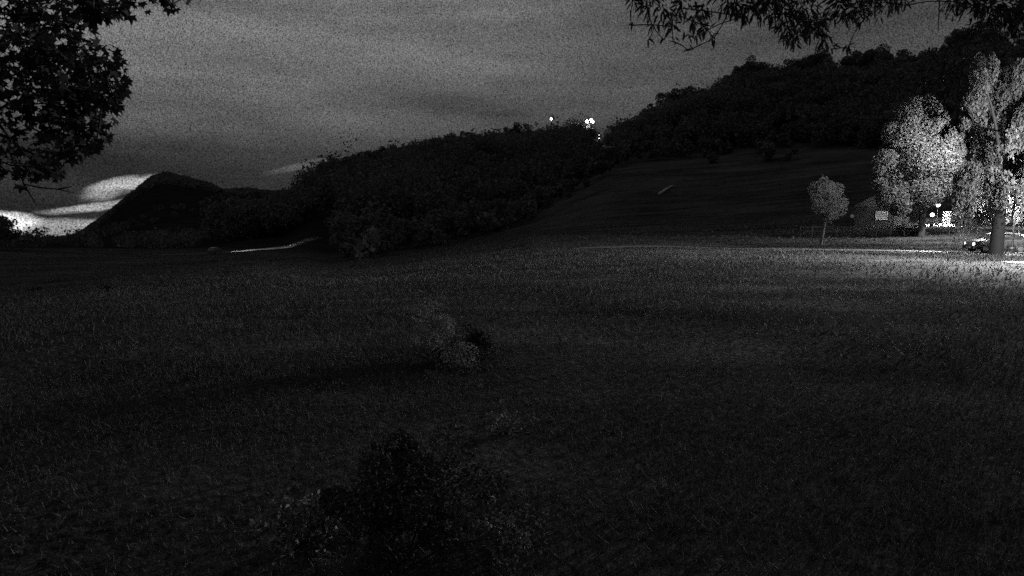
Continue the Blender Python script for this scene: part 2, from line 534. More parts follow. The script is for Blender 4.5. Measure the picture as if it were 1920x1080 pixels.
def limb_path(p0, p1, bend=.15, n=6, rng=random):
    p0, p1 = Vector(p0), Vector(p1); L = (p1 - p0).length
    o = Vector((rng.uniform(-1, 1), rng.uniform(-1, 1), rng.uniform(.1, .8))) * L * bend
    return [p0.lerp(p1, t / n) + o * math.sin(math.pi * t / n) for t in range(n + 1)]


# --- the far wood on the hills: one mass
def forest():
    Ps, Ss = [], []
    n_try = 3000
    rng = np.random.default_rng(3)
    trees = []
    for _ in range(n_try):
        px = rng.uniform(400, 2080)
        a = math.atan2(px - 960, FPX * math.cos(PITCH))
        Fa, Da = np.interp(a, AZC, FC), np.interp(a, AZC, DC)
        r = math.sqrt(rng.uniform(Fa ** 2, (Da + 25) ** 2))
        if rng.random() < .06 and 640 < px < 1480: r = Fa - abs(rng.normal()) * 16
        x, y = r * math.sin(a), r * math.cos(a); z = float(zf(x, y))
        if px < 640 and r < Fa + 75: continue
        if r > Da - 8: continue
        trees.append((x, y, z, px, r, Fa, Da))
    return trees


HOUSE_PX = (1123, 256)
hill_house_pos = ground_hit(1123, 263)
CLEAR = []      # (px, py, halfwidth px, range): sight lines kept free of trees
CLEAR.append((1123, 263, 8, math.hypot(hill_house_pos.x, hill_house_pos.y)))
CLEAR.append((1100, 236, 8, 420)); CLEAR.append((1031, 228, 4, 420))


DEAD = (ground_hit(1236, 366), ground_hit(1262, 350))
for q_, (cx_, cy_) in zip(DEAD, ((1236, 368), (1262, 352))): CLEAR.append((cx_, cy_, 5, math.hypot(q_.x, q_.y) - 6))


def tall_ok(x, y, z, h, w):
    """False when a crown would stand in front of one of the kept sight lines"""
    r = math.hypot(x, y)
    for cx, cy, hw, rr in CLEAR:
        if r < rr + 4:
            p_x = 960 + FPX * math.cos(PITCH) * x / y
            half = FPX * w / y
            if abs(p_x - cx) < hw + half * .5:
                top = z + h
                d = ray(cx, cy); zl = CAMH + d.z / math.hypot(d.x, d.y) * r
                if top > zl - .6: return False
    return True


rngf = np.random.default_rng(11)
wood_trees = forest()
Pf, Sf, trunkMB = [], [], MB()
count = 0
for (x, y, z, px, r, Fa, Da) in wood_trees:
    h = rngf.uniform(7, 18) * (1 + .25 * math.sin(x * .07 + 1.0) * math.sin(y * .05)) * (.35 if r < Fa else .7 if r < Fa + 25 else 1); w = h * rngf.uniform(.30, .42)
    if r > Da - 70: h *= .55
    if not tall_ok(x, y, z, h, w): continue
    n = 210 if r > 250 else 250
    k = 6
    cc = np.array([x, y, z + h * .62]) + rngf.normal(size=(k, 3)) * np.array([w * .42, w * .42, h * .17])
    rr = np.tile([[w * .62, w * .62, h * .25]], (k, 1)) * rngf.uniform(.7, 1.15, (k, 1))
    Pf.append(clumps_points(cc, rr, n, rngf)); Sf.append(rngf.uniform(.36, .78, n)); count += 1
for _ in range(900):
    px = rngf.uniform(-420, 620); a = math.atan2(px - 960, FPX * math.cos(PITCH))
    r = rngf.uniform(215, 640); x, y = r * math.sin(a), r * math.cos(a)
    if math.sin(x * .035 + 1.2 * math.sin(y * .02)) + rngf.normal() * .5 < .1: continue
    if px > 370 and r < 300: continue
    h = rngf.uniform(2.0, 8.0); n = 60
    Pf.append(clumps_points(np.array([[x, y, float(zf(x, y)) + h * .45]]), np.array([[h * .55, h * .55, h * .5]]), n, rngf)); Sf.append(rngf.uniform(.3, .7, n))
# far mountain: tiny crowns breaking its skyline
for _ in range(9000):
    px = rngf.uniform(-420, 620); a = math.atan2(px - 960, FPX * math.cos(PITCH))
    r = rngf.uniform(900, 1560); x, y = r * math.sin(a), r * math.cos(a)
    n = 9
    cc = np.array([[x, y, float(zf(x, y)) + 3.0]])
    Pf.append(clumps_points(cc, np.array([[4.0, 4.0, 4.5]]), n, rngf)); Sf.append(rngf.uniform(1.6, 2.8, n))
Vq, Fq = quads(np.concatenate(Pf), np.concatenate(Sf), aspect=.8, rng=rngf)
tag(link('forest', mesh_np('forest', Vq, Fq), M_LEAF_FOREST), 'dense dark wood covering the hillsides behind the meadow', 'forest', kind='stuff')


# --- ridge line trees, each a tree of its own
def far_tree_meshes(seed, conifer=False):
    rg = np.random.default_rng(seed)
    h = 11.0
    if conifer:
        n = 420
        t = rg.random(n) ** .8; ang = rg.random(n) * 6.283; rad = (1 - t) * 2.0 * rg.uniform(.35, 1.05, n) * (1 + .25 * np.sin(t * 40)) + .05
        P = np.stack([rad * np.cos(ang), rad * np.sin(ang), 1.2 + t * (h + 1.6)], 1); S = rg.uniform(.3, .6, n)
    else:
        n = 2600; k = 11
        cc = np.array([0, 0, h * .64]) + rg.normal(size=(k, 3)) * np.array([1.25, 1.25, 1.5])
        rr = rg.uniform(1.3, 2.1, (k, 1)) * np.array([[1, 1, .95]])
        P = clumps_points(cc, rr, n, rg); S = rg.uniform(.16, .36, n)
    Vq, Fq = quads(P, S, aspect=.75, rng=rg)
    crown = mesh_np('crown', Vq, Fq); crown.materials.append(M_LEAF_FOREST)
    t = MB().tube([(0, 0, -1.0), (.05, 0, h * .3), (-.05, .1, h * .6), (0, 0, h * (.95 if conifer else .8))], [.28, .2, .14, .03], 6)
    if not conifer:
        for q in range(4):
            an = q * 1.6 + seed; t.tube([(0, 0, h * (.32 + .06 * q)), (math.cos(an) * 1.6, math.sin(an) * 1.6, h * (.58 + .05 * q))], [.1, .03], 5)
    trunk = t.mesh('trunk'); trunk.materials.append(M_BARK)
    return crown, trunk


BROAD = [far_tree_meshes(s) for s in (21, 22, 23, 24, 25)]
CONIF = [far_tree_meshes(s, True) for s in (31, 32, 33)]


def far_tree(name, meshes, pos, s, sw, label, group, cat='tree', rz=None):
    e = empty(name, pos, random.uniform(0, 6.28) if rz is None else rz); e.scale = (s * sw, s * sw, s)
    tag(e, label, cat, group)
    link('trunk', meshes[1], None, e); link('crown', meshes[0], None, e)
    return e


px = 612.0
while px < 1920:
    a = math.atan2(px - 960, FPX * math.cos(PITCH)); D = float(np.interp(a, AZC, DC)) + random.uniform(-6, 4)
    x, y = D * math.sin(a), D * math.cos(a); lump = .5 + .5 * math.sin(px * .047 + 1.3 * math.sin(px * .013)); s = random.uniform(.65, .95) + .55 * lump; sw = random.uniform(1.0, 1.5)
    if tall_ok(x, y, float(zf(x, y)), 11.5 * s, 3 * s * sw):
        far_tree('ridge_tree', random.choice(BROAD), gp(x, y), s, sw, 'dark broadleaf tree standing in the row along the hill crest against the sky', 'trees along the hill crest')
    px += random.uniform(8, 21)
for px, top in ((58, 446), (68, 441), (80, 448), (93, 446), (104, 452), (118, 447), (128, 443), (140, 440), (150, 436), (163, 433), (35, 440), (46, 436)):
    base = ground_hit(px, 463); hgt = z_at(px, top, math.hypot(base.x, base.y)) - base.z
    far_tree('conifer', random.choice(CONIF), base, hgt / 13.5, .95, 'small dark spiky conifer at the foot of the far mountain below the bright cloud', 'conifers under the bright cloud')
for px, py, top, sw, lab in ((-8, 468, 407, 1.5, 'tallest dark rounded tree beside the brightest patch of sky over the valley'), (22, 468, 426, 1.5, 'lower dark rounded tree between the taller one and the small conifers'), (-45, 468, 400, 1.4, 'dark rounded valley tree on the far side of the tallest one')):
    base = ground_hit(px, py); hgt = z_at(px, top, math.hypot(base.x, base.y)) - base.z
    far_tree('valley_tree', random.choice(BROAD), base, hgt / 10.5, sw, lab, 'rounded trees in the valley')


# --- trees of the park: trunk, limbs, crown of many leaf faces
def park_tree(name, label, base, H, clumps, n, leaf, trunk_r, m_leaf, m_bark=M_BARK, trunk_top=.55, seed=1, droop=0.0, lean=(0, 0)):
    rg = np.random.default_rng(seed); random.seed(seed)
    e = empty(name, base); tag(e, label, 'tree')
    C = np.array([c[:3] for c in clumps], float); Rr = np.array([c[3:6] for c in clumps], float)
    top = Vector((lean[0], lean[1], H * trunk_top))
    MB().tube([(0, 0, -.4), (0, 0, .05), (lean[0] * .2, lean[1] * .2, H * trunk_top * .3), (lean[0] * .6, lean[1] * .6, H * trunk_top * .7), top, Vector((lean[0], lean[1], H * .8))],
              [trunk_r * 1.5, trunk_r * 1.2, trunk_r, trunk_r * .85, trunk_r * .6, trunk_r * .15], 12).build('trunk', m_bark, e, True)
    for c in clumps[::max(1, len(clumps) // 14)]:
        s = Vector((lean[0] * .7, lean[1] * .7, H * trunk_top * random.uniform(.6, 1.0)))
        p = limb_path(s, c[:3], .12)
        MB().tube(p, [trunk_r * .38 * (1 - k / 7) + .015 for k in range(7)], 6).build('limb', m_bark, e, True)
    vol = Rr.prod(1) ** .66
    k = rg.choice(len(C), n, p=vol / vol.sum())
    P = clumps_points(C, Rr, k, rg)
    if droop:
        P[:, 2] -= np.abs(rg.normal(size=n)) * droop
    ax = np.tile([[0, 0, -1.0]], (n, 1)) if droop else None
    Vq, Fq = quads(P, rg.uniform(.6, 1.25, n) * leaf, rng=rg, axis=ax, aspect=.45 if droop else .62)
    tag(link('crown', mesh_np('crown', Vq, Fq), m_leaf, e), kind='stuff')
    return e


def px_clumps(base, rows, Y, jit=.13):
    """crown clumps from (px, py, radius px) at depth Y, spread in depth by the crown's own width"""
    out = []
    for (px, py, rp) in rows:
        dep = Y + random.uniform(-1, 1) * 1.1
        p = at(px, py, dep) - base; r = rp * dep / FPX * random.uniform(1.0 - jit, .92 + jit * .6)
        out.append((p.x, p.y, p.z, r, r * 1.15, r * .95))
    return out


# big tree lit from the lamp on its right
bt = ground_hit(1727, 444)
rows = [(1700, 215, 26), (1725, 205, 28), (1745, 230, 30), (1690, 250, 32), (1725, 255, 36), (1765, 262, 30), (1785, 255, 20), (1780, 280, 26), (1680, 290, 34), (1715, 300, 40), (1755, 305, 40), (1785, 310, 22),
        (1670, 330, 34), (1705, 345, 40), (1745, 345, 42), (1780, 345, 24), (1672, 370, 28), (1700, 374, 30), (1735, 366, 28), (1772, 358, 18), (1695, 232, 22), (1716, 392, 18), (1688, 388, 20), (1660, 300, 22), (1650, 345, 14), (1712, 192, 14), (1752, 204, 13), (1797, 285, 12), (1796, 330, 13), (1648, 318, 12), (1668, 240, 12), (1790, 368, 10)]
park_tree('broadleaf_tree', 'tall dense broadleaf tree lit from its right side above the fence', bt, 14, px_clumps(bt, rows, bt.y, .10), 64000, .125, .30, M_LEAF_TREE, M_BARK, seed=5)
# small young tree standing alone
st = ground_hit(1539, 460)
rows = [(1545, 338, 9), (1543, 328, 5), (1532, 355, 14), (1550, 352, 15), (1566, 356, 13), (1528, 372, 12), (1548, 372, 18), (1568, 374, 16), (1580, 380, 9), (1535, 388, 12), (1555, 392, 16), (1575, 394, 11), (1552, 407, 10), (1566, 408, 8)]
park_tree('young_tree', 'small young tree with thin trunk standing alone on the lit grass', st, 6.2, px_clumps(st, rows, st.y, .45), 3400, .085, .11, M_LEAF_TREE, M_BARK_PALE, seed=8, lean=(.5, 0))
# weeping tree with thick trunk in front of the car
wt = ground_hit(1867, 477)
rows = []
rr_ = random.Random(4)
for py in range(130, 398, 20):
    x0 = 1812 if py > 190 else 1822 + (190 - py) * .3
    for px in range(int(x0), 1990, 26):
        if 1806 < px < 1832 and 240 < py < 300: continue
        rows.append((px + rr_.uniform(-10, 10), py + rr_.uniform(-9, 9), rr_.uniform(13, 21)))
cl = []
for (px, py, rp) in rows:
    dep = wt.y + rr_.uniform(-4.2, 3.4); p = at(px, py, dep) - wt; r = rp * dep / FPX
    cl.append((p.x, p.y, p.z, r * .75, r * .75, r * 1.5))
park_tree('weeping_tree', 'large weeping tree with thick dark trunk and hanging foliage beside the parked car', wt, 12.5, cl, 46000, .13, .36, M_LEAF_WILLOW, M_BARK_SHADED, seed=12, droop=.5, trunk_top=.6)
# low bush under the lamps beside the weeping tree
def bush(name, label, base, wx, hz, n, leaf, m, seed, cat='bush', group=None, wy=None):
    rg = np.random.default_rng(seed)
    e = empty(name, base); tag(e, label, cat, group)
    k = 34
    cc = rg.normal(size=(k, 3)) * np.array([wx * .24, (wy or wx) * .24, hz * .19]) + np.array([0, 0, hz * .48])
    rr = rg.uniform(.06, .20, (k, 1)) * np.array([[wx, wy or wx, hz * 1.3]])
    P = clumps_points(cc, rr, n, rg); P[:, 2] = np.maximum(P[:, 2], .03)
    Vq, Fq = quads(P, rg.uniform(.6, 1.3, n) * leaf, rng=rg)
    tag(link('foliage', mesh_np('foliage', Vq, Fq), m, e), kind='stuff')
    s = MB()
    for q in range(6):
        c = cc[q % k]; s.tube([(0, 0, -.1), (c[0] * .4, c[1] * .4, c[2] * .5), tuple(c)], [.014, .011, .005], 5)
    s.build('stems', M_BARK, e)
    return e


bush('roadside_bush', 'dark bush between the lit road and the weeping tree', ground_hit(1822, 425), 5.0, 2.9, 2600, .13, M_LEAF_TREE, 41)
bush('hedge_bush', 'low dark bush at the foot of the tall broadleaf tree', ground_hit(1702, 441), 3.2, 1.0, 1500, .09, M_LEAF_NEAR, 42)
bush('garden_bush', 'loose bush in front of the dim lit window of the dark house', ground_hit(1650, 421), 3.0, 1.7, 700, .10, M_LEAF_NEAR, 46)
bush('meadow_bush', 'small dark bush in the valley meadow, alone on the grass', ground_hit(205, 545), 1.0, .55, 700, .05, M_LEAF_NEAR, 43)
bush('meadow_bush', 'ragged dark bush in the valley meadow nearer the rounded trees', ground_hit(66, 548), 1.5, .6, 900, .05, M_LEAF_NEAR, 44)


# --- plants standing in the near meadow
M_DRY = mat('dry_seedheads', 0.17, .9, .4, 1.2, True, translucent=.2)
M_SHRUB_DARK = mat('dark_shrub_leaf', 0.036, .9, .6, 1.2, True, translucent=.1)
g_ = gp(-.93, 5.0)
bush('dark_shrub', 'broad low dark shrub spreading over the nearest grass', g_, 1.4, 1.1, 14000, .020, M_SHRUB_DARK, 61, 'shrub', wy=1.4)
bush('pale_weed', 'loose pale leafy weed growing against the broad dark shrub on the valley side', ground_hit(575, 1015), .85, .42, 520, .026, M_SHRUB, 62, 'plant')
bush('pale_weed', 'pale leafy weed growing against the broad dark shrub on the lamp side', ground_hit(945, 1020), .6, .30, 360, .024, M_SHRUB, 63, 'plant')
bush('pale_weed', 'thin pale weed on the grass between the dark shrub and the rounded bush', ground_hit(945, 815), .7, .32, 300, .026, M_SHRUB, 64, 'plant')
bush('meadow_shrub', 'pale rounded meadow bush with a dark bush against its side', ground_hit(822, 690), 1.25, 1.05, 4600, .026, M_DRY, 65, 'shrub')
bush('meadow_shrub', 'dark upright bush beside the pale rounded meadow bush', ground_hit(888, 672), .75, .78, 3000, .024, M_SHRUB_DARK, 66, 'shrub')


# --- overhanging near trees: leaves drawn as lobed blades
def lobed_leaf(size, lobes=5):
    v = [(0, 0, 0)]; angs = []
    for i in range(lobes):
        a = math.radians(-100 + 200 * i / (lobes - 1)); L = size * (1.0 - .16 * abs(i - (lobes - 1) / 2))
        v.append((math.sin(a) * L, math.cos(a) * L, -.12 * L))
        if i < lobes - 1:
            a2 = a + math.radians(100 / (lobes - 1)); v.append((math.sin(a2) * size * .5, math.cos(a2) * size * .5, .03 * size))
    f = [(0, i, i + 1) for i in range(1, len(v) - 1)]
    n = len(v)
    v += [(-.02 * size, 0, 0), (.02 * size, 0, 0), (0, -.6 * size, .05 * size)]
    f.append((n, n + 1, n + 2))
    return np.array(v, float), np.array(f, int)


def slim_leaf(size):
    v = [(0, -size, 0), (size * .22, -size * .3, .05 * size), (size * .17, size * .45, .02 * size), (0, size, -.15 * size), (-size * .17, size * .45, .02 * size), (-size * .22, -size * .3, .05 * size)]
    return np.array(v, float), np.array([(0, 1, 2), (0, 2, 3), (0, 3, 4), (0, 4, 5)], int)


def overhang_tree(name, label, trunk_base, trunk_r, trunk_h, fork_h, rows, Y0, leaf_v, leaf_f, seed, n_single, dens, spread=.9, twig_rows=()):
    rg = np.random.default_rng(seed); random.seed(seed)
    e = empty(name, trunk_base); tag(e, label, 'tree')
    fork = Vector((0, 0, fork_h))
    MB().tube([(0, 0, -.3), (0, 0, .1), (.05, 0, fork_h * .5), fork, (.1, .1, trunk_h * .8), (.0, .2, trunk_h)], [trunk_r * 1.5, trunk_r * 1.15, trunk_r, trunk_r * .85, trunk_r * .5, trunk_r * .15], 14).build('trunk', M_BARK, e, True)
    mats, C = [], []
    for (px, py, rp, d) in rows:
        Y = Y0 + rg.uniform(-spread, spread); c = at(px, py, Y) - Vector(trunk_base); r = rp * Y / FPX
        C.append((c, r))
        n = max(3, int(dens * d * rp ** 1.75 / 30))
        for _ in range(n):
            dv = rg.normal(size=3); dv /= np.linalg.norm(dv); dv *= rg.random() ** .42 * r
            mats.append((np.array(c) + dv, dv))
    # limbs reach the clumps through nearer clumps
    mains = sorted(C, key=lambda q: (q[0] - fork).length)
    joined = [(fork, trunk_r * .55)]
    lim = MB(); twig = MB()
    for c, r in mains:
        near = min(joined, key=lambda j: (j[0] - c).length + .15 * (fork - j[0]).length + (4.0 if j[0].z < c.z - .5 else 0))
        rad = max(.008, near[1] * .62)
        (lim if rad > .03 else twig).tube(limb_path(near[0], c, .07), [near[1] * .8 * (1 - t) + rad * t for t in [q / 6 for q in range(7)]], 6)
        joined.append((c, rad))
    for pts in twig_rows:
        MB().tube([at(px, py, Y0) - Vector(trunk_base) for px, py in pts], [.012 - .008 * i / (len(pts) - 1) for i in range(len(pts))], 5).build('twig', M_BARK, e, True)
    lim.build('limbs', M_BARK, e, True); tag(twig.build('twigs', M_BARK, e, True), kind='stuff')
    e_inv = Vector(trunk_base)
    mesh1 = mesh_np('leaf', leaf_v, leaf_f); mesh1.materials.append(M_LEAF_NEAR)
    order = rg.permutation(len(mats))
    VV, FF, nv = [], [], 0
    single = 0
    for j in order:
        p, dv = mats[j]
        out = Vector(dv).normalized() if np.linalg.norm(dv) > 1e-6 else Vector((0, 0, -1))
        yv = (out * .8 + Vector((0, 0, -.75)) + Vector(rg.normal(size=3)) * .35).normalized()
        zv = (Vector((0, -.6, .5)) + Vector(rg.normal(size=3)) * .75)
        xv = yv.cross(zv).normalized(); zv = xv.cross(yv)
        s = rg.uniform(.6, 1.15)
        M = Matrix((xv * s, yv * s, zv * s)).transposed().to_4x4(); M.translation = Vector(p)
        if single < n_single:
            w = Vector(p) + e_inv
            ppx = 960 + FPX * w.x / (w.y * math.cos(PITCH) - (w.z - CAMH) * math.sin(PITCH))
            if 0 < ppx < 1920 and w.z < 9:
                o = link('leaf', mesh1, None, e); o.matrix_local = M; single += 1
                continue
        A = np.array(M)[:3, :3]
        VV.append(leaf_v @ A.T + np.array(p)); FF.append(leaf_f + nv); nv += len(leaf_v)
    tag(link('foliage', mesh_np('foliage', np.concatenate(VV), np.concatenate(FF)), M_LEAF_NEAR, e), kind='stuff')
    return e


LV, LF = lobed_leaf(.088)
rowsL = [(30, 15, 48, 1), (95, 5, 45, 1), (160, 0, 42, 1), (215, 0, 32, .9), (262, -8, 26, .8), (322, 8, 13, .8), (300, -15, 18, .7), (345, -6, 10, .7), (40, 65, 45, .75), (95, 65, 45, 1), (62, 105, 50, 1), (115, 100, 48, 1), (150, 40, 22, .8), (180, 20, 22, .8),
         (160, 108, 36, 1), (195, 112, 30, 1), (222, 125, 16, .8), (120, 150, 52, 1), (165, 155, 45, 1), (205, 150, 30, 1), (60, 150, 50, .8), (95, 195, 50, 1), (150, 200, 46, 1), (190, 195, 34, 1), (212, 180, 22, .9),
         (130, 240, 46, 1), (170, 240, 32, 1), (182, 262, 18, .8), (140, 280, 32, 1), (100, 275, 36, .8), (30, 200, 46, .30), (60, 240, 46, .35), (20, 260, 42, .28), (60, 290, 40, .5), (20, 310, 34, .55), (80, 315, 30, .7), (105, 325, 20, .7), (45, 335, 22, .5),
         (-60, 60, 70, .8), (-60, 180, 80, .7), (-50, 290, 60, .5), (-150, 80, 90, .7), (-170, 220, 90, .6), (-260, 120, 90, .6), (-280, 0, 90, .6), (-130, -80, 90, .6), (20, -80, 80, .6), (160, -70, 70, .6), (-300, -150, 110, .5), (-80, -200, 110, .5), (-330, 260, 80, .5)]
tb = gp(-8.6, 7.2)
overhang_tree('maple_tree', 'near maple with dark lobed leaves hanging against the sky over the far mountain', tb, .26, 9.5, 3.6, rowsL, 6.6, LV, LF, 51, 280, 3.4, .7,
              [[(30, 300), (45, 345), (75, 352), (110, 355), (140, 362)], [(45, 345), (60, 370), (70, 385)], [(110, 355), (135, 350)]])
LV2, LF2 = slim_leaf(.075)
rowsR = [(1190, 5, 16, .8), (1215, 15, 24, .8), (1245, 28, 22, .8), (1275, 15, 24, .8), (1260, 50, 16, .5), (1225, 50, 12, .45), (1300, 40, 18, .6), (1318, 20, 22, .8), (1325, 55, 15, .7), (1338, 72, 11, .6), (1290, 70, 10, .5), (1308, 68, 10, .6), (1262, 78, 10, .35), (1245, 75, 9, .3), (1290, 95, 8, .4), (1216, 75, 8, .3), (1182, 48, 7, .3),
         (1370, 5, 28, 1), (1400, 18, 26, 1), (1390, 32, 12, .8), (1430, 12, 32, 1), (1460, 30, 32, 1), (1450, 5, 30, 1), (1478, 52, 30, 1), (1492, 70, 22, .9), (1505, 20, 32, 1), (1520, 48, 26, .9), (1545, 78, 16, .7), (1530, 62, 18, .8), (1560, 92, 11, .6), (1590, 90, 11, .5), (1540, 40, 20, .7),
         (1575, 10, 30, .9), (1605, 20, 28, .9), (1640, 8, 32, .9), (1585, 36, 18, .7), (1620, 36, 14, .6), (1670, 5, 24, .8), (1690, -5, 22, .8), (1700, 10, 12, .5),
         (1800, 5, 28, .8), (1830, 12, 28, .9), (1860, 18, 32, .9), (1890, 20, 32, .9), (1915, 35, 30, .9), (1880, 45, 20, .7), (1780, -5, 24, .8), (1850, 45, 14, .5), (1900, 70, 18, .5),
         (1735, 170, 13, .8), (1742, 196, 12, .9), (1755, 214, 12, 1), (1768, 182, 12, .8), (1782, 205, 16, 1), (1790, 235, 14, 1), (1775, 244, 12, 1), (1762, 252, 9, .8), (1795, 175, 18, .9), (1785, 145, 20, .8), (1805, 120, 22, .8), (1800, 90, 20, .7), (1770, 120, 16, .6), (1760, 150, 14, .7), (1812, 215, 14, .8), (1815, 255, 10, .7), (1745, 100, 12, .5), (1820, 60, 18, .6),
         (1980, 20, 60, .8), (2060, 60, 70, .7), (2000, 120, 60, .6), (1500, -60, 60, .7), (1650, -70, 70, .7), (1800, -80, 70, .7), (1950, -90, 80, .7), (1350, -60, 50, .7), (1230, -45, 40, .7), (2100, -60, 90, .6), (2200, 60, 90, .6)]
tb2 = gp(10.6, 8.4)
overhang_tree('overhanging_tree', 'near tree with narrow dark leaves drooping from above in front of the wooded ridge', tb2, .28, 10.5, 7.2, rowsR, 9.0, LV2, LF2, 52, 280, 6.5, .8,
              [[(1762, -20), (1761, 20), (1759, 62)], [(1905, 20), (1910, 60), (1914, 95)], [(1182, 20), (1183, 50)]])
random.seed(99)


# ------------------------------------------------------------------ grass, nobody could count it
def grass():
    rg = np.random.default_rng(5)
    out_v, out_f, nv = [], [], 0
    for (r0, r1, n, h0, h1, w) in ((3.6, 14, 90000, .05, .13, .008), (14, 32, 70000, .08, .17, .016), (32, 75, 60000, .10, .22, .035), (75, 210, 70000, .16, .34, .08)):
        a = np.radians(rg.uniform(-46, 46, n)); r = np.sqrt(rg.uniform(r0 ** 2, r1 ** 2, n))
        x, y = r * np.sin(a), r * np.cos(a)
        keep = (np.sin(x * .9 + 1.3 * np.sin(y * .7)) * np.cos(y * .8 + x * .3) + rg.normal(size=n) * .8) > -.7
        for P, hw in PATHS:
            for q0, q1 in zip(P[:-1], P[1:]):
                dx, dy = q1.x - q0.x, q1.y - q0.y; L2 = dx * dx + dy * dy
                t = np.clip(((x - q0.x) * dx + (y - q0.y) * dy) / L2, 0, 1)
                keep &= np.hypot(x - q0.x - t * dx, y - q0.y - t * dy) > hw * rg.uniform(.75, 1.05, n)
        x, y = x[keep], y[keep]; n = len(x); z = zf(x, y) - .01
        h = rg.uniform(h0, h1, n) * (1 + .35 * np.sin(x * .5) * np.sin(y * .37)); an = rg.uniform(0, 6.283, n)
        B = np.stack([x, y, z], 1); s = np.stack([np.cos(an), np.sin(an), 0 * an], 1) * w
        lean = np.stack([rg.normal(size=n) * .5, rg.normal(size=n) * .5, np.ones(n)], 1) * h[:, None]
        out_v.append(np.stack([B - s, B + s, B + lean], 1).reshape(-1, 3)); out_f.append(np.arange(3 * n).reshape(n, 3) + nv); nv += 3 * n
    o = link('grass', mesh_np('grass', np.concatenate(out_v), np.concatenate(out_f)), M_GRASS)
    tag(o, 'short dim meadow grass in front of the hills', 'grass', kind='stuff')


grass()


# pale dead trunk lying in a gap of the wood
q0, q1 = DEAD
e = empty('dead_trunk', q0); tag(e, 'pale bare fallen trunk lying in a gap of the wooded slope', 'fallen trunk')
o1 = q1 - q0
MB().tube([(0, 0, .35), o1 * .5 + Vector((0, 0, .5)), o1 + Vector((0, 0, .35))], [.42, .34, .16], 8).build('trunk', M_STONE, e, True)
MB().tube([o1 * .6 + Vector((0, 0, .5)), o1 * .75 + Vector((.3, 0, 1.5))], [.14, .04], 5).build('branch', M_WOOD, e)


# ------------------------------------------------------------------ lamps
def lamp_light(name, kind, loc, power, parent, size=.15, direction=None, angle=1.2, blend=.6):
    ld = bpy.data.lights.new(name, kind); ld.energy = power; ld.color = (1, 1, 1); ld.shadow_soft_size = size
    if kind == 'SPOT': ld.spot_size = angle; ld.spot_blend = blend
    o = bpy.data.objects.new(name, ld); COL.objects.link(o); o.parent = parent; o.location = loc
    if direction is not None: o.rotation_euler = Vector(direction).to_track_quat('-Z', 'Y').to_euler()
    return o


def street_lamp(name, label, base, H, power, glass=M_LAMP, arm=1.0, rz=0.0, group=None, head=.5, kind='POINT', cat='street lamp', angle=2.6):
    e = empty(name, base, rz); tag(e, label, cat, group)
    MB().lathe([(.16, -.2), (.16, .35), (.11, .45)], seg=10).build('base', M_METAL, e)
    MB().tube([(0, 0, .4), (0, 0, H * .6), (0, 0, H)], [.075, .06, .045], 8).build('pole', M_METAL, e)
    if arm > 0:
        MB().tube([(0, 0, H - .02), (arm * .4, 0, H + .16), (arm, 0, H + .18)], [.04, .035, .03], 6).build('arm', M_METAL, e)
        hx, hz = arm + head * .4, H + .18
        hd = MB().box((hx, 0, hz), (head, head * .5, .12), 0, .7).build('lamp_head', M_METAL, e)
        MB().box((hx, 0, hz - .10), (head * .8, head * .4, .08)).build('lens', glass, hd)
        lz = hz - .22
    else:
        hx = 0; r = head
        hd = MB().lathe([(r * .2, H), (r * .75, H + r * .25), (r, H + r), (r * .8, H + r * 1.6), (r * .3, H + r * 1.95)], seg=14).build('globe', glass, e, True)
        MB().lathe([(r * .35, H + r * 1.93), (r * .1, H + r * 2.15)], seg=10).build('cap', M_METAL, hd)
        lz = H + r
    if power: lamp_light('lamp_light', kind, (hx, 0, lz if arm > 0 else lz), power, e, .12 if arm > 0 else r * 1.05, (0, 0, -1), angle)
    return e


# mast hidden behind the weeping tree's leaves; it lights the tall broadleaf tree and the field
lp = at(1850, 258, bt.y - 6.5); lpg = gp(lp.x, lp.y)
street_lamp('street_lamp', 'tall street lamp between the broadleaf tree and the weeping tree', lpg, lp.z - lpg.z, 14000, arm=.9, rz=math.pi, head=.55)
# lamp inside the hanging foliage
lp = at(1907, 370, wt.y + .8); lpg = gp(lp.x, lp.y)
street_lamp('street_lamp', 'street lamp glowing behind the leaves of the weeping tree', lpg, lp.z - lpg.z, 6500, arm=.6, rz=math.pi, head=.5)
# lamp by the footpath whose light sweeps the field
lpg = ground_hit(2060, 497)
fl = street_lamp('street_lamp', 'floodlight mast beside the short footpath aimed at the field', lpg, 7.0, 0, arm=.9, rz=math.pi, head=.6)
lamp_light('lamp_light', 'SPOT', (1.3, 0, 6.8), 24000, fl, .15, (1, .12, -.30), math.radians(128), .5)
lamp_light('lamp_light', 'POINT', (.5, 0, 6.6), 12500, fl, .15)  # added fill light on the weeping tree, without a lamp head
lpg = gp(44.2, 46.5)
street_lamp('street_lamp', 'street lamp standing just beyond the weeping tree along the path', lpg, 5.5, 5000, arm=.8, rz=math.pi, head=.5)
# lamps over the lit road
lp = at(1759, 384, 80); lpg = gp(lp.x, lp.y)
street_lamp('road_lamp', 'slim lamp post with small bright head above the lit road', lpg, lp.z - lpg.z - .25, 15000, arm=0, head=.22, kind='POINT')
lp = at(1748, 403, 79); lpg = gp(lp.x, lp.y)
street_lamp('road_lamp', 'low lamp post with wide bright globe beside the lit road', lpg, max(.5, lp.z - lpg.z - .2), 3000, arm=0, head=.22)
for i, (px, py) in enumerate(((1558, 410), (1598, 406), (1621, 405))):
    p = at(px, py, 88); g_ = gp(p.x, p.y)
    street_lamp('path_lamp', 'tiny dim globe lamp in the dark beyond the young tree', g_, max(.4, p.z - g_.z - .2), 0, M_LAMP_DIM, 0, group='dim globe lamps beyond the young tree', head=.26, cat='lamp')

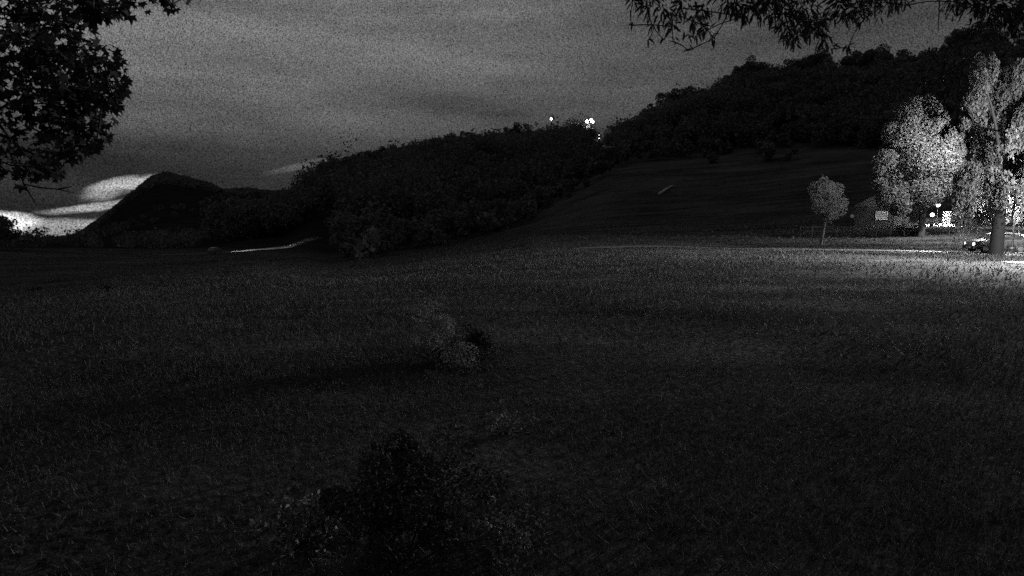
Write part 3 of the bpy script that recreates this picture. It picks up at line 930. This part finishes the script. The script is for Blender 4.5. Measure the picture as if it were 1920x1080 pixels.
# pale gate pillar glowing under the lamp
def gate_pillar(px, py_top, Y):
    t = at(px, py_top, Y); g_ = gp(t.x, t.y); H = max(1.2, t.z - g_.z)
    e = empty('gate_pillar', g_); tag(e, 'pale stone gate pillar shining beside the lit road', 'gate pillar')
    z = 0.0; n = 5
    for k in range(n):
        h = (H - .12) / n
        MB().box((0, 0, z + h / 2), (.62 - .01 * (k % 2), .60, h - .015)).build('stone', M_STONE, e); z += h
    MB().box((0, 0, H - .06), (.78, .76, .13), 0, .85).build('cap', M_STONE, e)
    MB().box((0, 0, (H - .14) / 2), (.55, .53, H - .14)).build('core', M_STONE, e)


gate_pillar(1776, 396.5, 81.5)

# ------------------------------------------------------------------ fence below the broadleaf tree
def rail_fence():
    A, B = ground_hit(1500, 443), ground_hit(1722, 443.5)
    e = empty('rail_fence', A); tag(e, 'low weathered rail fence running up to the broadleaf tree', 'fence')
    d = B - A; n = 9
    pts = [gp(A.x + d.x * k / n, A.y + d.y * k / n) for k in range(n + 1)]
    for p in pts:
        q = p - A
        MB().box((q.x, q.y, q.z + .55), (.11, .11, 1.3), 0, .92).build('post', M_WOOD, e)
    for hgt in (1.08, .6):
        for p, q in zip(pts[:-1], pts[1:]):
            u, v = p - A + Vector((0, -.07, hgt)), q - A + Vector((0, -.07, hgt))
            MB().tube([u, v], .045, 6).build('rail', M_WOOD, e)


rail_fence()

# pale wooden post in front of the car
pp = ground_hit(1884.5, 474)
e = empty('bollard_post', pp); tag(e, 'pale square timber post beside the thick trunk of the weeping tree', 'post')
MB().box((0, 0, .66), (.34, .3, 1.45)).build('shaft', M_WOOD, e)
MB().box((0, 0, 1.43), (.40, .36, .10), 0, .8).build('cap', M_WOOD, e)


# ------------------------------------------------------------------ cars
def make_car(name, label, loc, rz):
    e = empty(name, loc, rz); tag(e, label, 'car')
    #       x     zlow  zbelt  zroof  w_low  w_belt w_roof
    ST = [(-1.84, .38, .66, .70, .70, .72, .68), (-1.78, .28, .84, .98, .79, .80, .64), (-1.50, .24, .94, 1.36, .82, .82, .56), (-0.70, .22, .95, 1.47, .83, .83, .58), (0.10, .22, .94, 1.46, .83, .83, .58),
          (0.45, .22, .93, 1.36, .83, .82, .57), (1.05, .22, .92, .97, .83, .81, .66), (1.55, .24, .80, .86, .81, .78, .60), (1.80, .28, .64, .70, .74, .70, .55), (1.86, .34, .52, .56, .66, .62, .50)]
    v, f = [], []
    for (x, zl, zb, zr, wl, wb, wr) in ST:
        ring = [(wl * .94, zl), (wl, (zl + zb) * .5), (wb, zb), (wr, zr - .03), (wr * .75, zr), (0, zr + .015)]
        ring = ring + [(-a, c) for a, c in reversed(ring[:-1])]
        v += [(x, a, c) for a, c in ring]
    m = 11
    for i in range(len(ST) - 1):
        for k in range(m - 1): f.append((i * m + k, i * m + k + 1, (i + 1) * m + k + 1, (i + 1) * m + k))
        f.append((i * m + m - 1, i * m, (i + 1) * m, (i + 1) * m + m - 1))
    f.append(tuple(range(m))); f.append(tuple(reversed(range((len(ST) - 1) * m, len(ST) * m))))
    me = bpy.data.meshes.new('body'); me.from_pydata(v, [], f); me.update()
    bm = bmesh.new(); bm.from_mesh(me); bmesh.ops.recalc_face_normals(bm, faces=bm.faces); bm.to_mesh(me); bm.free()
    me.polygons.foreach_set('use_smooth', [True] * len(me.polygons))
    body = link('body', me, M_PAINT, e)
    def pane(nm, quad, par=body, m=M_GLASS):
        q = MB(); q.v = [tuple(p) for p in quad]; q.f = [(0, 1, 2, 3)]
        o = q.build(nm, m, par); s = o.modifiers.new('t', 'SOLIDIFY'); s.thickness = .012; s.offset = 0
        return o
    def side(x, s, t):     # t 0 belt .. 1 roof edge
        X = [q[0] for q in ST]; zb = np.interp(x, X, [q[2] for q in ST]); zr = np.interp(x, X, [q[3] for q in ST]) - .03
        wb = np.interp(x, X, [q[5] for q in ST]); wr = np.interp(x, X, [q[6] for q in ST])
        return Vector((x, s * (wb + (wr - wb) * t + .012), zb + (zr - zb) * t))
    for s in (-1, 1):
        pane('side_window', (side(-.62, s, .1), side(.02, s, .1), side(.02, s, .9), side(-.62, s, .9)))
        pane('side_window', (side(.10, s, .1), side(.80, s, .1), side(.42, s, .88), side(.10, s, .9)))
        pane('side_window', (side(-1.40, s, .1), side(-.72, s, .1), side(-.72, s, .9), side(-1.32, s, .85)))
        MB().box((.66, s * .92, 1.0), (.10, .16, .13), 0, .8).build('wing_mirror', M_PAINT, body)
        for x in (-.55, .15): MB().box((x, s * .842, .84), (.14, .03, .025)).build('door_handle', M_METAL, body)
        MB().lathe([(.03, 0), (.085, .02), (.085, .05), (.03, .07)], (1.775, s * .56, .62), 12, 'X').build('headlight', M_HEAD, e)
        MB().box((-1.80, s * .66, .78), (.09, .16, .2)).build('tail_light', M_TAIL, e)
        for x in (-1.15, 1.16):
            w = MB().lathe([(.20, -.09), (.27, -.095), (.295, -.06), (.295, .06), (.27, .095), (.20, .09)], (x, s * .77, .293), 18, 'Y').build('wheel', M_TYRE, e, True)
            MB().lathe([(.19, -.03), (.19, .03), (.05, .045)], (x, s * (.77 + .075), .293), 14, 'Y').build('rim', M_RIM, w)
    pane('windscreen', ((.50, -.53, 1.345), (.50, .53, 1.345), (1.01, .63, 1.0), (1.01, -.63, 1.0)))
    pane('rear_window', ((-1.55, -.50, 1.32), (-1.55, .50, 1.32), (-1.79, .58, 1.0), (-1.79, -.58, 1.0)))
    MB().box((1.80, 0, .36), (.12, 1.36, .16)).build('bumper', M_PAINT, e)
    MB().box((-1.82, 0, .42), (.10, 1.40, .18)).build('bumper', M_PAINT, e)
    MB().box((1.862, 0, .38), (.012, .48, .11)).build('number_plate', M_STONE, e)
    return e


cp = ground_hit(1866, 473.2)
car = make_car('parked_car', 'grey hatchback with shining headlights partly hidden by the thick trunk', cp, math.radians(172))
for s in (-1, 1):
    lamp_light('headlight_beam', 'SPOT', (1.95, s * .56, .62), 9000, car, .06, (1, s * .02, -.07), math.radians(46), .9)
vp = ground_hit(418, 475.2)
dv = (vc - vb); rz = math.atan2(dv.y, dv.x)
vp2 = gp(vb.x, vb.y)
car2 = copy_tree(car)
for ch in list(car2.children):
    if ch.type == 'LIGHT': bpy.data.objects.remove(ch)
tag(car2, 'distant dark car on the valley road casting a bright headlight beam', 'car')
car2.name = 'moving_car'; car2.location = gp(vb.x, vb.y, .08); car2.rotation_euler = (0, 0, rz)
for s in (-1, 1):
    lamp_light('headlight_beam', 'SPOT', (1.95, s * .56, .62), 150000, car2, .06, (1, 0.0, -.055), math.radians(12), .9)


# ------------------------------------------------------------------ hilltop lights and houses
def house(name, label, base, w, d, h, wins, pane, rz):
    e = empty(name, base, rz); tag(e, label, 'house')
    MB().box((0, 0, h / 2 - .5), (w, d, h + 1)).build('wall', M_WALL, e)
    r = MB(); rh = w * .32
    y0, y1 = -d / 2 - .35, d / 2 + .35
    r.v = [(-w / 2 - .3, y0, h - .05), (w / 2 + .3, y0, h - .05), (0, y0, h + rh), (-w / 2 - .3, y1, h - .05), (w / 2 + .3, y1, h - .05), (0, y1, h + rh)]
    r.f = [(0, 1, 2), (5, 4, 3), (0, 2, 5, 3), (1, 4, 5, 2), (0, 3, 4, 1)]
    rf = r.build('roof', M_ROOF, e)
    MB().box((w * .22, d * .2, h + rh * .75), (.6, .6, rh)).build('chimney', M_WALL, rf)
    for (x, z, ww, wh) in wins:
        fr = MB()
        for sx in (-1, 1): fr.box((x + sx * (ww / 2 + .04), -d / 2 - .04, z), (.08, .10, wh + .16))
        for sz in (-1, 1): fr.box((x, -d / 2 - .04, z + sz * (wh / 2 + .04)), (ww, .10, .08))
        f_ = fr.build('window', M_STONE, e)
        MB().box((x, -d / 2 - .015, z), (ww, .03, wh)).build('pane', pane, f_)
        MB().box((x, -d / 2 - .09, z - wh / 2 - .12), (ww + .3, .2, .06)).build('sill', M_STONE, f_)
    MB().box((w * .3, -d / 2 - .03, 1.0), (.95, .06, 2.0)).build('door', M_ROOF, e)
    return e


hp = hill_house_pos; rr1 = math.hypot(hp.x, hp.y)
fz = lambda py: z_at(1123, py, rr1) - hp.z
house('hill_house', 'dark gabled house on the wooded hill with two lit windows one above the other', hp, 5.0, 5.0, max(4.2, fz(250)), [(0, fz(253.5), 1.0, 1.2), (0.05, fz(259.5), 1.0, 1.2)], M_PANE, -math.atan2(hp.x, hp.y))
p = at(1653, 404, 88); g_ = gp(p.x, p.y)
house('dark_house', 'dark low house beyond the fence with one dim lit window', g_, 6.5, 5.5, max(2.6, p.z - g_.z + 1.2), [(0, p.z - g_.z, 1.3, .95)], M_PANE_DIM, -math.atan2(g_.x, g_.y))


def hill_lamp(px, py, label, heads, power):
    a = math.atan2(px - 960, FPX * math.cos(PITCH)); D = float(np.interp(a, AZC, DC)) + 2
    base = gp(D * math.sin(a), D * math.cos(a)); H = z_at(px, py, D) - base.z
    e = empty('floodlight_mast', base, -a); tag(e, label, 'floodlight')
    MB().tube([(0, 0, -.5), (0, 0, H * .5), (0, 0, H + .3)], [.16, .13, .09], 8).build('pole', M_METAL, e)
    MB().box((sum(h[0] for h in heads) / len(heads), 0, H), (max(.5, max(h[0] for h in heads) - min(h[0] for h in heads)), .1, .1)).build('crossbar', M_METAL, e)
    for (dx, dz, s) in heads:
        hd = MB().box((dx, -.1, H + dz), (s * 1.15, .3, s * .9), 0, .9).build('lamp_head', M_METAL, e)
        MB().lathe([(s * .25, -.34), (s * .5, -.30), (s * .5, -.26)], (dx, 0, H + dz), 12, 'Y').build('lens', M_LAMP_FAR, hd)
    if power: lamp_light('lamp_light', 'POINT', (0, -1.2, H - .2), power, e, .4)


hill_lamp(1100, 228, 'hilltop floodlight mast with a glaring cluster of lamp heads on the crest', [(-1.6, .1, 1.9), (1.4, .9, 1.7), (2.3, -.2, 1.6)], 20000)
hill_lamp(1031, 223, 'single small hilltop floodlight on the crest left of the glaring cluster'.replace(' left of', ' apart from'), [(0, 0, 1.3)], 3000)
